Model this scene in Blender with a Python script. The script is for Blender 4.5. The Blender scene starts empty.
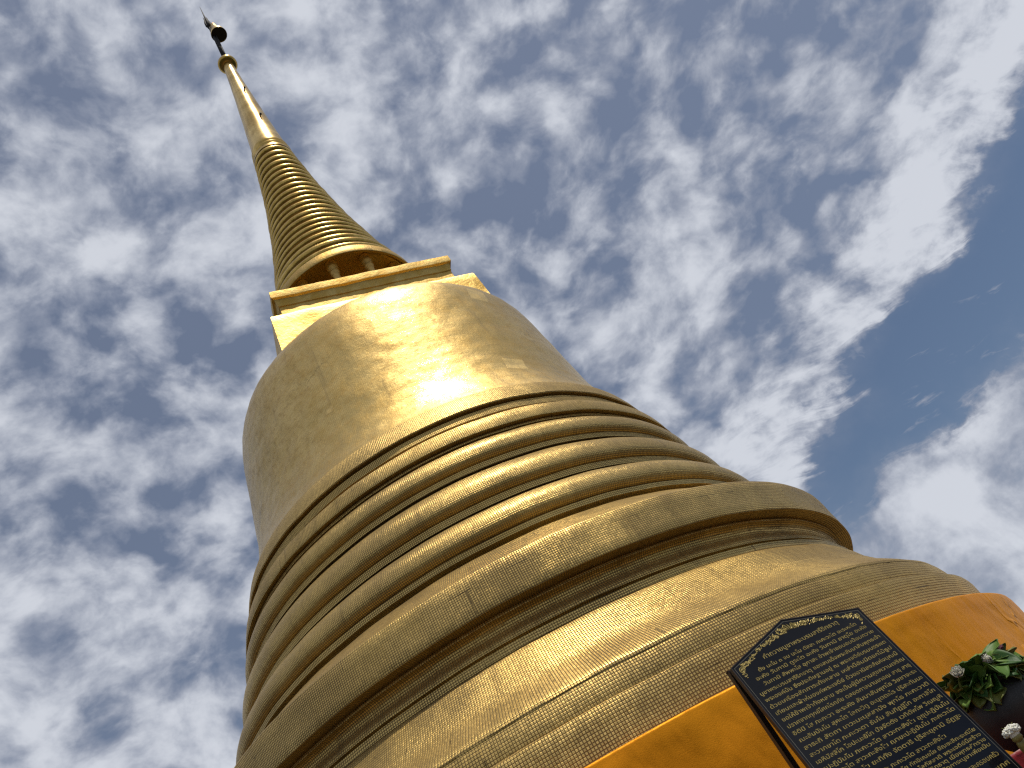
import bpy, bmesh, math, random
from mathutils import Vector, Matrix, noise
R_ = math.radians
random.seed(7)
sc = bpy.context.scene
COL = sc.collection
D = 8.0          # camera to tower axis, metres
ZC = 1.6         # camera height

# ------------------------------------------------------------------ helpers
def link(o, parent=None):
    COL.objects.link(o)
    if parent: o.parent = parent
    return o
def tag(o, label=None, cat=None, group=None, kind=None):
    if label: o['label'] = label
    if cat: o['category'] = cat
    if group: o['group'] = group
    if kind: o['kind'] = kind
    return o
def empty(name, loc, label, cat, group=None):
    o = bpy.data.objects.new(name, None); o.empty_display_size = .2
    o.location = loc; link(o); return tag(o, label, cat, group)
def mesh_obj(name, bm, mat, parent=None, smooth=True, loc=None):
    me = bpy.data.meshes.new(name)
    bm.normal_update(); bm.to_mesh(me); bm.free()
    for p in me.polygons: p.use_smooth = smooth
    if mat: me.materials.append(mat)
    o = bpy.data.objects.new(name, me)
    if loc: o.location = loc
    return link(o, parent)

def subdivide_profile(prof, maxlen):
    out = []
    for (r0, z0), (r1, z1) in zip(prof[:-1], prof[1:]):
        n = max(1, int(math.hypot(r1 - r0, z1 - z0) / maxlen))
        for k in range(n):
            t = k / n; out.append((r0 + (r1 - r0) * t, z0 + (z1 - z0) * t))
    out.append(prof[-1]); return out

def smooth_curve(pts, n=8):
    """Catmull-Rom through the points"""
    P = [pts[0]] + list(pts) + [pts[-1]]; out = []
    for i in range(1, len(P) - 2):
        p0, p1, p2, p3 = P[i - 1], P[i], P[i + 1], P[i + 2]
        for k in range(n):
            t = k / n
            out.append(tuple(.5 * (2 * b + (c - a) * t + (2 * a - 5 * b + 4 * c - d) * t * t + (3 * b - a - 3 * c + d) * t ** 3)
                             for a, b, c, d in zip(p0, p1, p2, p3)))
    out.append(pts[-1]); return out

def lathe_bm(prof, seg=360, tile=.018, rough=0.0, cx=lambda z: 0.0, sharp=35, seed=0., maxlen=None, fold=None):
    """prof: list of (r, z) in metres going up; UV in tile units"""
    if maxlen: prof = subdivide_profile(prof, maxlen)
    bm = bmesh.new(); uvl = bm.loops.layers.uv.new('UVMap')
    rows = []; v = [0.0]
    for a, b in zip(prof[:-1], prof[1:]): v.append(v[-1] + math.hypot(a[0] - b[0], a[1] - b[1]))
    rmean = sum(p[0] for p in prof) / len(prof)
    count = max(8, round(2 * math.pi * rmean / tile))
    for (r, z) in prof:
        row = []
        for s in range(seg):
            th = 2 * math.pi * s / seg
            rr = r
            if rough and r > .02:
                q = Vector((math.cos(th) * r * 2.2, math.sin(th) * r * 2.2, z * 3 + seed))
                q2 = Vector((math.cos(th) * r * .5, math.sin(th) * r * .5, z * 1.5 + seed + 9))
                rr += rough * (noise.noise(q) * .8 + noise.noise(q * 3.1) * .45) + rough * 1.5 * noise.noise(q2)
            zz = z
            if rough: zz += rough * .9 * noise.noise(Vector((math.cos(th) * 2.5 * r, math.sin(th) * 2.5 * r, z * .7 + 31)))
            if fold: rr += fold(th, z)
            row.append(bm.verts.new((cx(z) + rr * math.cos(th), rr * math.sin(th), zz)))
        rows.append(row)
    for i in range(len(rows) - 1):
        for s in range(seg):
            s2 = (s + 1) % seg
            f = bm.faces.new((rows[i][s], rows[i][s2], rows[i + 1][s2], rows[i + 1][s]))
            u0 = s / seg * count; u1 = (s + 1) / seg * count
            for l, uv in zip(f.loops, ((u0, v[i]), (u1, v[i]), (u1, v[i + 1]), (u0, v[i + 1]))):
                l[uvl].uv = (uv[0], uv[1] / tile)
    bm.normal_update()
    for e in bm.edges:
        if len(e.link_faces) == 2 and e.calc_face_angle(0) > R_(sharp): e.smooth = False
    return bm

def box_bm(bm, c, s, rot=None, bev=0):
    """box centred at c with full size s; rot = 3x3 matrix"""
    r = bmesh.ops.create_cube(bm, size=1.0)
    vs = r['verts']
    for v_ in vs:
        p = Vector((v_.co.x * s[0], v_.co.y * s[1], v_.co.z * s[2]))
        v_.co = (rot @ p if rot else p) + Vector(c)
    if bev:
        es = list({e for v_ in vs for e in v_.link_edges})
        bmesh.ops.bevel(bm, geom=es, offset=bev, segments=2, affect='EDGES')
def tube_bm(bm, pts, rads, seg=10, cap=True):
    rings = []
    pts = [Vector(p) for p in pts]
    for i, p in enumerate(pts):
        t = (pts[min(i + 1, len(pts) - 1)] - pts[max(i - 1, 0)]).normalized()
        a = t.orthogonal().normalized() if i == 0 else (rings_a - t * rings_a.dot(t)).normalized()
        rings_a = a; b = t.cross(a)
        rr = rads[i] if hasattr(rads, '__len__') else rads
        rings.append([bm.verts.new(p + (a * math.cos(2 * math.pi * k / seg) + b * math.sin(2 * math.pi * k / seg)) * rr) for k in range(seg)])
    for i in range(len(rings) - 1):
        for k in range(seg):
            bm.faces.new((rings[i][k], rings[i][(k + 1) % seg], rings[i + 1][(k + 1) % seg], rings[i + 1][k]))
    if cap:
        bm.faces.new(rings[0][::-1]); bm.faces.new(rings[-1])

# ------------------------------------------------------------------ node helper
class NT:
    def __init__(self, tree): self.t = tree; self.n = tree.nodes; self.l = tree.links
    def node(self, typ, **kw):
        n = self.n.new(typ)
        for k, v in kw.items():
            if k == 'ins':
                for kk, vv in v.items():
                    s = n.inputs[kk]
                    if hasattr(vv, 'is_linked') or isinstance(vv, bpy.types.NodeSocket): self.l.new(vv, s)
                    else: s.default_value = vv
            else: setattr(n, k, v)
        return n
    def math(self, op, a, b=None, c=None, clamp=False):
        n = self.n.new('ShaderNodeMath'); n.operation = op; n.use_clamp = clamp
        for i, v in enumerate((a, b, c)):
            if v is None: continue
            if isinstance(v, bpy.types.NodeSocket): self.l.new(v, n.inputs[i])
            else: n.inputs[i].default_value = v
        return n.outputs[0]
    def vmath(self, op, a, b=None, scale=None):
        n = self.n.new('ShaderNodeVectorMath'); n.operation = op
        for i, v in enumerate((a, b)):
            if v is None: continue
            if isinstance(v, bpy.types.NodeSocket): self.l.new(v, n.inputs[i])
            else: n.inputs[i].default_value = v
        if scale is not None:
            if isinstance(scale, bpy.types.NodeSocket): self.l.new(scale, n.inputs['Scale'])
            else: n.inputs['Scale'].default_value = scale
        return n.outputs[1] if op in ('LENGTH', 'DOT_PRODUCT', 'DISTANCE') else n.outputs[0]
    def noise(self, vec, scale, detail=4, rough=.5, dist=0):
        n = self.n.new('ShaderNodeTexNoise'); n.inputs['Scale'].default_value = scale
        n.inputs['Detail'].default_value = detail; n.inputs['Roughness'].default_value = rough
        n.inputs['Distortion'].default_value = dist
        if vec is not None: self.l.new(vec, n.inputs['Vector'])
        return n
    def ramp(self, fac, lo, hi, a=0., b=1., smooth=True):
        n = self.n.new('ShaderNodeMapRange'); n.interpolation_type = 'SMOOTHSTEP' if smooth else 'LINEAR'
        for k, v in (('Value', fac), ('From Min', lo), ('From Max', hi), ('To Min', a), ('To Max', b)):
            if isinstance(v, bpy.types.NodeSocket): self.l.new(v, n.inputs[k])
            else: n.inputs[k].default_value = v
        return n.outputs[0]
    def mix(self, fac, a, b, blend='MIX'):
        n = self.n.new('ShaderNodeMix'); n.data_type = 'RGBA'; n.blend_type = blend
        for i, v in ((0, fac), (6, a), (7, b)):
            if isinstance(v, bpy.types.NodeSocket): self.l.new(v, n.inputs[i])
            else: n.inputs[i].default_value = v
        return n.outputs[2]
def new_mat(name):
    m = bpy.data.materials.new(name); m.use_nodes = True
    nt = NT(m.node_tree); nt.n.clear()
    out = nt.n.new('ShaderNodeOutputMaterial'); p = nt.n.new('ShaderNodeBsdfPrincipled')
    nt.l.new(p.outputs[0], out.inputs[0]); return m, nt, p
def setin(nt, p, **kw):
    for k, v in kw.items():
        s = p.inputs[k.replace('_', ' ')]
        if isinstance(v, bpy.types.NodeSocket): nt.l.new(v, s)
        else: s.default_value = v

GOLD = (.80, .56, .19, 1)
def gold_mosaic(name, tilt=.10, rough=.27, grout=.13, bump=.8, wear=1.0, groutcol=(.19, .125, .045, 1), fine=1.0):
    m, nt, p = new_mat(name)
    tc = nt.node('ShaderNodeTexCoord'); uv = tc.outputs['UV']; ob = tc.outputs['Object']
    sep = nt.node('ShaderNodeSeparateXYZ', ins={0: uv})
    # slight waviness of the rows
    wob = nt.noise(ob, .9, 2)
    wv = nt.math('MULTIPLY', nt.math('SUBTRACT', wob.outputs[0], .5), 2.2)
    u = nt.math('MULTIPLY', sep.outputs[0], fine)
    v = nt.math('MULTIPLY', nt.math('ADD', sep.outputs[1], wv), fine)
    fu = nt.math('FRACT', u); fv = nt.math('FRACT', v)
    du = nt.math('MINIMUM', fu, nt.math('SUBTRACT', 1.0, fu)); dv = nt.math('MINIMUM', fv, nt.math('SUBTRACT', 1.0, fv))
    d = nt.math('MINIMUM', du, dv)
    # grout is worn open in places, filled in others
    patch = nt.noise(ob, 1.3, 5, .6)
    gw = nt.ramp(patch.outputs[0], .3, .7, grout * .45, grout * 1.25)
    g = nt.math('LESS_THAN', d, gw)
    cell = nt.node('ShaderNodeCombineXYZ', ins={0: nt.math('FLOOR', u), 1: nt.math('FLOOR', v)})
    wn = nt.node('ShaderNodeTexWhiteNoise', noise_dimensions='2D', ins={0: cell.outputs[0]})
    # panels of tiles laid at one time, each a bit different, some with dark seams
    pan = nt.node('ShaderNodeTexBrick', ins={'Vector': uv, 'Scale': 1.0, 'Mortar Size': .25, 'Brick Width': 37., 'Row Height': 19.,
                  'Color1': (.35, .35, .35, 1), 'Color2': (.65, .65, .65, 1), 'Mortar': (0, 0, 0, 1)})
    pan.inputs['Mortar Smooth'].default_value = .3
    pv = nt.node('ShaderNodeSeparateColor', ins={0: pan.outputs[0]}).outputs[0]
    sn = nt.noise(ob, 5.1, 3)
    seam = nt.math('MULTIPLY', pan.outputs['Fac'], nt.ramp(sn.outputs[0], .56, .66))
    big = nt.noise(ob, .55, 5, .6)
    mid = nt.noise(ob, 5.0, 6, .65)
    val = nt.math('ADD', nt.math('MULTIPLY', big.outputs[0], .45), nt.math('MULTIPLY', mid.outputs[0], .4))
    val = nt.math('ADD', val, nt.math('MULTIPLY', pv, .22))
    c = nt.mix(nt.ramp(val, .36, .72), (.66, .44, .125, 1), (.88, .62, .215, 1))
    c = nt.mix(nt.math('MULTIPLY', wn.outputs[0], .35), c, (.50, .33, .10, 1))
    c = nt.mix(g, c, groutcol)
    c = nt.mix(nt.math('MULTIPLY', seam, .8 * wear), c, (.06, .04, .02, 1))
    gs = nt.node('ShaderNodeSeparateXYZ', ins={0: ob})
    ang = nt.math('ARCTAN2', gs.outputs[1], gs.outputs[0])
    dv = nt.node('ShaderNodeCombineXYZ', ins={0: nt.math('MULTIPLY', ang, 26.), 1: nt.math('MULTIPLY', gs.outputs[2], .9), 2: 0.})
    dr = nt.noise(dv.outputs[0], 1.0, 5, .65)
    c = nt.mix(nt.ramp(dr.outputs[0], .56, .74, 0, .45), c, (.20, .13, .045, 1))
    # scattered dirt specks
    sp = nt.noise(ob, 38., 2)
    spk = nt.ramp(sp.outputs[0], .70, .76)
    c = nt.mix(nt.math('MULTIPLY', spk, .6 * wear), c, (.12, .08, .03, 1))
    rg = nt.math('ADD', nt.math('MULTIPLY', mid.outputs[0], .22), rough - .11)
    rg = nt.math('ADD', rg, nt.math('MULTIPLY', g, .35))
    # each tile is set at its own small angle
    wn2 = nt.node('ShaderNodeTexWhiteNoise', noise_dimensions='2D', ins={0: nt.vmath('ADD', cell.outputs[0], (17.3, 5.1, 0))})
    off = nt.vmath('SCALE', nt.vmath('SUBTRACT', wn2.outputs['Color'], (.5, .5, .5)), scale=tilt)
    geo = nt.node('ShaderNodeNewGeometry')
    bmp = nt.node('ShaderNodeBump', ins={'Strength': .35, 'Distance': .006, 'Height': nt.math('ADD', nt.ramp(d, 0., .2), nt.math('MULTIPLY', mid.outputs[0], bump))})
    nrm = nt.vmath('NORMALIZE', nt.vmath('ADD', bmp.outputs[0], off))
    setin(nt, p, Base_Color=c, Metallic=nt.math('SUBTRACT', .86, nt.math('MULTIPLY', g, .5)), Roughness=rg, Normal=nrm)
    return m

def gold_bell():
    """bell: fine gilded mosaic worn smooth, with leaf patches, scratches and streaks"""
    m, nt, p = new_mat('bell_gold')
    tc = nt.node('ShaderNodeTexCoord'); uv = tc.outputs['UV']; ob = tc.outputs['Object']
    sep = nt.node('ShaderNodeSeparateXYZ', ins={0: uv})
    u, v = sep.outputs[0], sep.outputs[1]
    fv = nt.math('FRACT', v); fu = nt.math('FRACT', u)
    d = nt.math('MINIMUM', nt.math('MINIMUM', fu, nt.math('SUBTRACT', 1.0, fu)), nt.math('MINIMUM', fv, nt.math('SUBTRACT', 1.0, fv)))
    cell = nt.node('ShaderNodeCombineXYZ', ins={0: nt.math('FLOOR', u), 1: nt.math('FLOOR', v)})
    wn2 = nt.node('ShaderNodeTexWhiteNoise', noise_dimensions='2D', ins={0: cell.outputs[0]})
    big = nt.noise(ob, .8, 6, .65, .4); mid = nt.noise(ob, 4.5, 8, .7); fine = nt.noise(ob, 26., 5, .7)
    # rectangular re-gilded patches
    mp = nt.node('ShaderNodeMapping', ins={'Vector': uv, 'Rotation': (0, 0, .18)})
    vor = nt.node('ShaderNodeTexVoronoi', distance='CHEBYCHEV', ins={'Vector': mp.outputs[0], 'Scale': .034, 'Randomness': .95})
    vsep = nt.node('ShaderNodeSeparateColor', ins={0: vor.outputs['Color']})
    size = nt.math('ADD', nt.math('MULTIPLY', vsep.outputs[0], .26), nt.math('MULTIPLY', nt.math('SUBTRACT', mid.outputs[0], .5), .10))
    inside = nt.math('MULTIPLY', nt.math('LESS_THAN', vor.outputs['Distance'], size), nt.math('GREATER_THAN', vsep.outputs[1], .50))
    edge = nt.math('MULTIPLY', nt.math('LESS_THAN', nt.math('ABSOLUTE', nt.math('SUBTRACT', vor.outputs['Distance'], size)), .013), nt.math('GREATER_THAN', vsep.outputs[1], .40))
    # hair cracks
    wpos = nt.vmath('ADD', ob, nt.vmath('SCALE', nt.vmath('SUBTRACT', mid.outputs['Color'], (.5, .5, .5)), scale=.55))
    ck = nt.node('ShaderNodeTexVoronoi', feature='DISTANCE_TO_EDGE', ins={'Vector': wpos, 'Scale': 1.15})
    crack = nt.math('MULTIPLY', nt.ramp(ck.outputs['Distance'], .0, .012, 1., 0.), nt.ramp(big.outputs[0], .5, .62))
    streak_n = nt.noise(nt.vmath('MULTIPLY', ob, (1.5, 1.5, 22.)), 1.6, 4, .6)
    streak = nt.ramp(streak_n.outputs[0], .58, .70)
    c = nt.mix(nt.ramp(big.outputs[0], .3, .7), (.63, .43, .13, 1), (.78, .555, .195, 1))
    c = nt.mix(nt.math('MULTIPLY', nt.ramp(mid.outputs[0], .42, .68), .55), c, (.56, .35, .075, 1))
    rows = nt.noise(nt.vmath('MULTIPLY', uv, (.035, .9, 1)), 1.0, 5, .75)
    mott = nt.noise(ob, 13., 6, .75)
    c = nt.mix(nt.ramp(mott.outputs[0], .46, .66, 0, .5), c, (.40, .25, .06, 1))
    c = nt.mix(nt.ramp(rows.outputs[0], .54, .68, 0, .45), c, (.34, .21, .055, 1))
    c = nt.mix(nt.math('MULTIPLY', inside, .50), c, (.88, .66, .27, 1))
    c = nt.mix(nt.math('MULTIPLY', nt.ramp(d, 0., .14, .5, 0.), 1.0), c, (.3, .2, .06, 1))
    c = nt.mix(nt.math('MULTIPLY', nt.math('MAXIMUM', crack, nt.math('MULTIPLY', edge, .28)), .6), c, (.16, .10, .03, 1))
    gs = nt.node('ShaderNodeSeparateXYZ', ins={0: ob})
    dv = nt.node('ShaderNodeCombineXYZ', ins={0: nt.math('MULTIPLY', nt.math('ARCTAN2', gs.outputs[1], gs.outputs[0]), 16.), 1: nt.math('MULTIPLY', gs.outputs[2], .55), 2: 3.})
    dr = nt.noise(dv.outputs[0], 1.0, 6, .7)
    c = nt.mix(nt.ramp(dr.outputs[0], .54, .72, 0, .40), c, (.30, .20, .07, 1))
    c = nt.mix(nt.math('MULTIPLY', streak, .12), c, (.30, .20, .07, 1))
    rg = nt.math('ADD', .33, nt.math('MULTIPLY', mid.outputs[0], .18))
    rg = nt.math('ADD', rg, nt.ramp(mott.outputs[0], .45, .7, 0, .14))
    rg = nt.math('ADD', rg, nt.math('MULTIPLY', inside, .07))
    off = nt.vmath('SCALE', nt.vmath('SUBTRACT', wn2.outputs['Color'], (.5, .5, .5)), scale=.028)
    hgt = nt.math('ADD', nt.math('MULTIPLY', mid.outputs[0], 1.0), nt.math('MULTIPLY', fine.outputs[0], .22))
    hgt = nt.math('ADD', hgt, nt.math('MULTIPLY', inside, .10))
    hgt = nt.math('ADD', hgt, nt.math('MULTIPLY', rows.outputs[0], .30))
    hgt = nt.math('ADD', hgt, nt.math('MULTIPLY', mott.outputs[0], .35))
    hgt = nt.math('SUBTRACT', hgt, nt.math('MULTIPLY', crack, .04))
    bmp = nt.node('ShaderNodeBump', ins={'Strength': .36, 'Distance': .012, 'Height': hgt})
    nrm = nt.vmath('NORMALIZE', nt.vmath('ADD', bmp.outputs[0], off))
    setin(nt, p, Base_Color=c, Metallic=.93, Roughness=rg, Normal=nrm)
    p.inputs['Coat Weight'].default_value = .30; p.inputs['Coat Roughness'].default_value = .09; nt.l.new(nrm, p.inputs['Coat Normal'])
    return m

def gold_plain(name, rough=.25, bump=.2, col=None, scale=6.):
    m, nt, p = new_mat(name)
    tc = nt.node('ShaderNodeTexCoord'); ob = tc.outputs['Object']
    n1 = nt.noise(ob, scale, 6, .6); n2 = nt.noise(ob, scale * 7, 4, .6)
    c = nt.mix(nt.ramp(n1.outputs[0], .35, .7), (0.516, 0.318, 0.069, 1), col or (0.740, 0.490, 0.129, 1))
    c = nt.mix(nt.ramp(n2.outputs[0], .62, .75, 0., .5), c, (.28, .18, .06, 1))
    rg = nt.math('ADD', rough - .08, nt.math('MULTIPLY', n1.outputs[0], .18))
    bmp = nt.node('ShaderNodeBump', ins={'Strength': bump, 'Distance': .02, 'Height': nt.math('ADD', n1.outputs[0], nt.math('MULTIPLY', n2.outputs[0], .3))})
    setin(nt, p, Base_Color=c, Metallic=1.0, Roughness=rg, Normal=bmp.outputs[0])
    return m

def simple(name, col, rough=.5, metal=0., var=.25, scale=12., bump=.0, bscale=40., coat=0., dark=None):
    m, nt, p = new_mat(name)
    tc = nt.node('ShaderNodeTexCoord'); ob = tc.outputs['Object']
    n1 = nt.noise(ob, scale, 5, .6)
    dk = dark or tuple(x * (1 - var) for x in col[:3]) + (1,)
    c = nt.mix(nt.ramp(n1.outputs[0], .3, .7), dk, tuple(col[:3]) + (1,))
    setin(nt, p, Base_Color=c, Metallic=metal, Roughness=rough)
    if coat: p.inputs['Coat Weight'].default_value = coat
    if bump:
        n2 = nt.noise(ob, bscale, 5, .6)
        b = nt.node('ShaderNodeBump', ins={'Strength': bump, 'Distance': .01, 'Height': n2.outputs[0]})
        nt.l.new(b.outputs[0], p.inputs['Normal'])
    return m

M_band = gold_mosaic('gold_mosaic_band', rough=.40, tilt=.12, grout=.16)
M_torus = gold_mosaic('gold_mosaic_torus', tilt=.11, rough=.38, grout=.14, wear=.3, bump=.25)
M_base = gold_mosaic('gold_mosaic_base', tilt=.13, rough=.46, grout=.17)
M_mould = gold_mosaic('gold_mosaic_moulding', tilt=.10, rough=.44, grout=.15, wear=.6, bump=.5)
M_bell = gold_bell()
M_ring = gold_plain('gilded_ring', .30, .25)
M_spire = gold_plain('gilded_spire', .27, .12, (.84, .59, .21, 1), 2.5)
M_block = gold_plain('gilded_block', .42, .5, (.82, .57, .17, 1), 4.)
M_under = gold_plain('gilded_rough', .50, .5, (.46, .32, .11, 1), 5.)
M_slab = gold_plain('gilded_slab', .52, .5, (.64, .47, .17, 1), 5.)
M_col = simple('painted_gold_column', (.74, .50, .14), .45, .3, .25, 9., .3, 40.)
M_darkmetal = simple('dark_metal', (.030, .026, .020), .75, .2)

# ------------------------------------------------------------------ the golden chedi
def S(pts): return [(r * D, ZC + z * D) for r, z in pts]
tower = empty('golden_stupa', (0, 0, 0), 'towering bell shaped golden stupa with ringed spire, tiled in small gold mosaic', 'stupa')
SEG = 540
def part(name, pts, mat, **kw):
    kw.setdefault('seg', SEG); kw.setdefault('rough', .006); kw.setdefault('maxlen', .05)
    par = kw.pop('parent', tower)
    return mesh_obj(name, lathe_bm(S(pts), **kw), mat, par)

part('base_drum', [(.4560, -.2), (.4585, .120), (.4585, .1600), (.4575, .1630), (.4530, .1648), (.4495, .1660), (.4500, .1700), (.4492, .1775), (.4475, .1835)], M_base, tile=.0185)
part('base_moulding', [(.4455, .1835), (.4462, .1855), (.4455, .1880), (.4420, .1915), (.4370, .1960), (.4300, .2020), (.4225, .2085), (.4170, .2150), (.4140, .2195),
                       (.4120, .2200), (.4075, .2270), (.4035, .2340), (.3995, .2420), (.3965, .2465), (.3945, .2480), (.3905, .2478)], M_base, tile=.0175)
part('recessed_neck', [(.3905, .2478), (.3905, .2487), (.3935, .2490), (.3930, .2555), (.3880, .2562), (.3860, .2578), (.3860, .2592), (.3895, .2600), (.3890, .2640), (.3875, .2665),
                       (.3855, .2690), (.3850, .2735), (.3860, .2775), (.3885, .2797), (.3920, .2802), (.3920, .2822), (.3900, .2828), (.3900, .2840)], M_band, tile=.0175)
part('broad_flange', [(.3900, .2840), (.4040, .2838), (.4046, .2850), (.4040, .3020), (.4038, .3195), (.4026, .3213), (.3990, .3228), (.3880, .3312), (.3760, .3402), (.3665, .3482), (.3620, .3520), (.3570, .3562), (.3545, .3582), (.3490, .3600), (.3470, .3640)], M_band, tile=.0165)
def torus(c, rad, crown, strip, top):
    """heavy round moulding resting on a narrow fillet: nose centre and radius, crown end, fillet (r, z0, z1)"""
    rc, zc = c; rs, z0, z1 = strip
    pr = [(rs - .008, z0 - .0022), (rs - .002, z0 - .0004), (rs, z0), (rs, z1), (rs - .0040, z1 + .0003)]
    for k in range(17):
        a = R_(-100 + 100 * k / 16); pr.append((rc + rad * math.cos(a), zc + rad * math.sin(a)))
    x0, y0 = rc + rad, zc; x2, y2 = crown; x1, y1 = x0, y0 + (y2 - y0) * .58
    for k in range(1, 17):
        t = k / 16; pr.append(((1 - t) ** 2 * x0 + 2 * t * (1 - t) * x1 + t * t * x2, (1 - t) ** 2 * y0 + 2 * t * (1 - t) * y1 + t * t * y2))
    part('torus_ring', pr + [top], M_torus, tile=.0165, sharp=40, maxlen=.03, rough=.004)
torus((.3484, .3812), .0108, (.3428, .4070), (.3545, .3640, .3698), (.3375, .4105))
torus((.3316, .4317), .0102, (.3252, .4612), (.3362, .4138, .4211), (.3212, .4650))
torus((.3181, .4840), .0088, (.3135, .5082), (.3212, .4682, .4750), (.3080, .5088))
part('upper_moulding', [(.3040, .5086), (.3148, .5092), (.3150, .5118), (.3120, .5122), (.3120, .5133), (.3202, .5133), (.3206, .5145), (.3188, .5240), (.3168, .5330), (.3155, .5342), (.3045, .5360), (.3030, .5372), (.3028, .5445), (.3050, .5450),
                        (.3046, .5545), (.3005, .5555), (.2980, .5570), (.2975, .5588)], M_mould, tile=.0165)
part('bell_lip', [(.2975, .5588), (.3068, .5587), (.3074, .5600), (.3050, .5700), (.3012, .5810), (.2980, .5870), (.2958, .5876)], M_mould, tile=.0165)
bell = smooth_curve([(.2958, .5876), (.2925, .5945), (.2862, .6090), (.2800, .6280), (.2752, .6470), (.2718, .6650), (.2690, .6870), (.2668, .7150), (.2645, .7450), (.2620, .7750), (.2592, .8050),
                     (.2560, .8330), (.2515, .8560), (.2440, .8730), (.2340, .8835), (.2200, .8905), (.2020, .8955), (.1800, .8990), (.1500, .9015), (.1000, .9030)], 6)
part('bell_dome', bell, M_bell, tile=.0175, rough=.010, sharp=50)

PHI = .2975
def square_prof(name, prof, mat, rough=.006, parent=None, sub=.10):
    """square plan moulding: prof = (half width, z)"""
    bm = bmesh.new(); rows = []
    prof = subdivide_profile([(a * D, ZC + z * D) for a, z in prof], sub)
    n = 26
    for a, z in prof:
        row = []
        for s in range(4):
            for k in range(n):
                t = -1 + 2 * k / n
                x, y = [(t, -1), (1, t), (-t, 1), (-1, -t)][s]
                q = Vector((x * a, y * a, z))
                dn = 1 + rough / a * (noise.noise(q * 2.3) + .6 * noise.noise(q * 9))
                x, y = x * a * dn, y * a * dn
                zz = z + rough * (noise.noise(q * 4 + Vector((5, 5, 5))) + .5 * noise.noise(q * 14))
                row.append(bm.verts.new((x * math.cos(PHI) - y * math.sin(PHI), x * math.sin(PHI) + y * math.cos(PHI), zz)))
        rows.append(row)
    N = 4 * n
    for i in range(len(rows) - 1):
        for s in range(N):
            bm.faces.new((rows[i][s], rows[i][(s + 1) % N], rows[i + 1][(s + 1) % N], rows[i + 1][s]))
    bm.faces.new(rows[0][::-1]); bm.faces.new(rows[-1])
    bm.normal_update()
    for e in bm.edges:
        if len(e.link_faces) == 2 and e.calc_face_angle(0) > R_(30): e.smooth = False
    return mesh_obj(name, bm, mat, parent or tower)
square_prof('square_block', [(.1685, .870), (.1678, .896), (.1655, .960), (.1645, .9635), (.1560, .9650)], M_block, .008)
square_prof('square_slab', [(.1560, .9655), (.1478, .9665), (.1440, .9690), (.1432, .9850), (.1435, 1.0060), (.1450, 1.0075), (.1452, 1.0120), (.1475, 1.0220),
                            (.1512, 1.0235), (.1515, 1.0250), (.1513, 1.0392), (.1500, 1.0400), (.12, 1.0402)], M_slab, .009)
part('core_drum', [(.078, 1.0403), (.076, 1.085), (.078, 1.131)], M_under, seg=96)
cproto = None
for k in range(12):
    a = R_(-87 + 30 * k)
    pr = [(.0090, 1.0405), (.0090, 1.046), (.0065, 1.048), (.0062, 1.080), (.0060, 1.098), (.0080, 1.1005), (.0082, 1.1035), (.0062, 1.1055), (.0062, 1.109), (.0090, 1.113), (.0100, 1.118), (.0100, 1.1295)]
    if cproto is None:
        cproto = mesh_obj('column', lathe_bm([(r * D, z * D) for r, z in pr], seg=28, rough=.002, tile=.02, sharp=45), M_col, tower)
        c = cproto
    else:
        c = cproto.copy(); link(c, tower)
    c.location = (.117 * D * math.cos(a), .117 * D * math.sin(a), ZC)
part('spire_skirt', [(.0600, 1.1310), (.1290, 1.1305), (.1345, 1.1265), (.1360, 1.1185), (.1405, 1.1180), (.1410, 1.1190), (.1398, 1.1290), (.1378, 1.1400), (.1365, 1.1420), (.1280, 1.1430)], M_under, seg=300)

RZ = [(1.1498, .1377), (1.1801, .1262), (1.2066, .1179), (1.2287, .113), (1.2504, .1089), (1.2723, .1047), (1.2949, .1004), (1.3181, .0958), (1.3418, .0913), (1.3658, .0868), (1.3884, .0835), (1.4118, .08),
      (1.4351, .0767), (1.4593, .0731), (1.4837, .0697), (1.509, .066), (1.5334, .0631), (1.5578, .0604), (1.5822, .058), (1.6074, .0554), (1.6325, .053), (1.6589, .0502), (1.6851, .0478)]
RZ[0] = (1.1535, .1330)
core = [(r - .0150, z) for z, r in RZ]
part('spire_core', [(.125, 1.1425)] + core + [(.040, 1.6950)], M_ring, seg=240)
for i, (z, r) in enumerate(RZ):
    zn = RZ[i + 1][0] if i + 1 < len(RZ) else z + .0255
    zp = RZ[i - 1][0] if i else z - .022
    h = (zn - zp) / 2 * .45
    rc = r - .0140
    rings = []
    slope = 0
    for k in range(15):
        a = -math.pi / 2 + math.pi * k / 14
        zz = z + h * math.sin(a); rr = rc + (r - rc) * math.cos(a) + slope * (zz - z) * .8
        rings.append((rr, zz))
    rings = [(rc - .003, z - h)] + rings + [(rc - .004, z + h)]
    part('spire_ring', rings, M_ring, seg=200, rough=.004, maxlen=.2, seed=i * 3.1, sharp=60)
LEAN = lambda z: max(0., (z - ZC) / D - 1.69) * .0100 * D
needle = [(.0435, 1.695), (.0460, 1.6975), (.0462, 1.704), (.0448, 1.7065), (.0447, 1.7100), (.0458, 1.712), (.0456, 1.719), (.0436, 1.7215), (.0435, 1.7245), (.0444, 1.7265), (.0440, 1.7355), (.0415, 1.7385)] + \
    smooth_curve([(.0412, 1.745), (.0392, 1.77), (.0368, 1.80), (.0329, 1.86), (.0294, 1.92), (.0261, 1.98), (.0225, 2.04), (.0192, 2.10), (.0164, 2.16), (.0148, 2.205), (.0140, 2.225)], 4)
part('spire_needle', needle, M_spire, seg=120, cx=LEAN, rough=.003)
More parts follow.
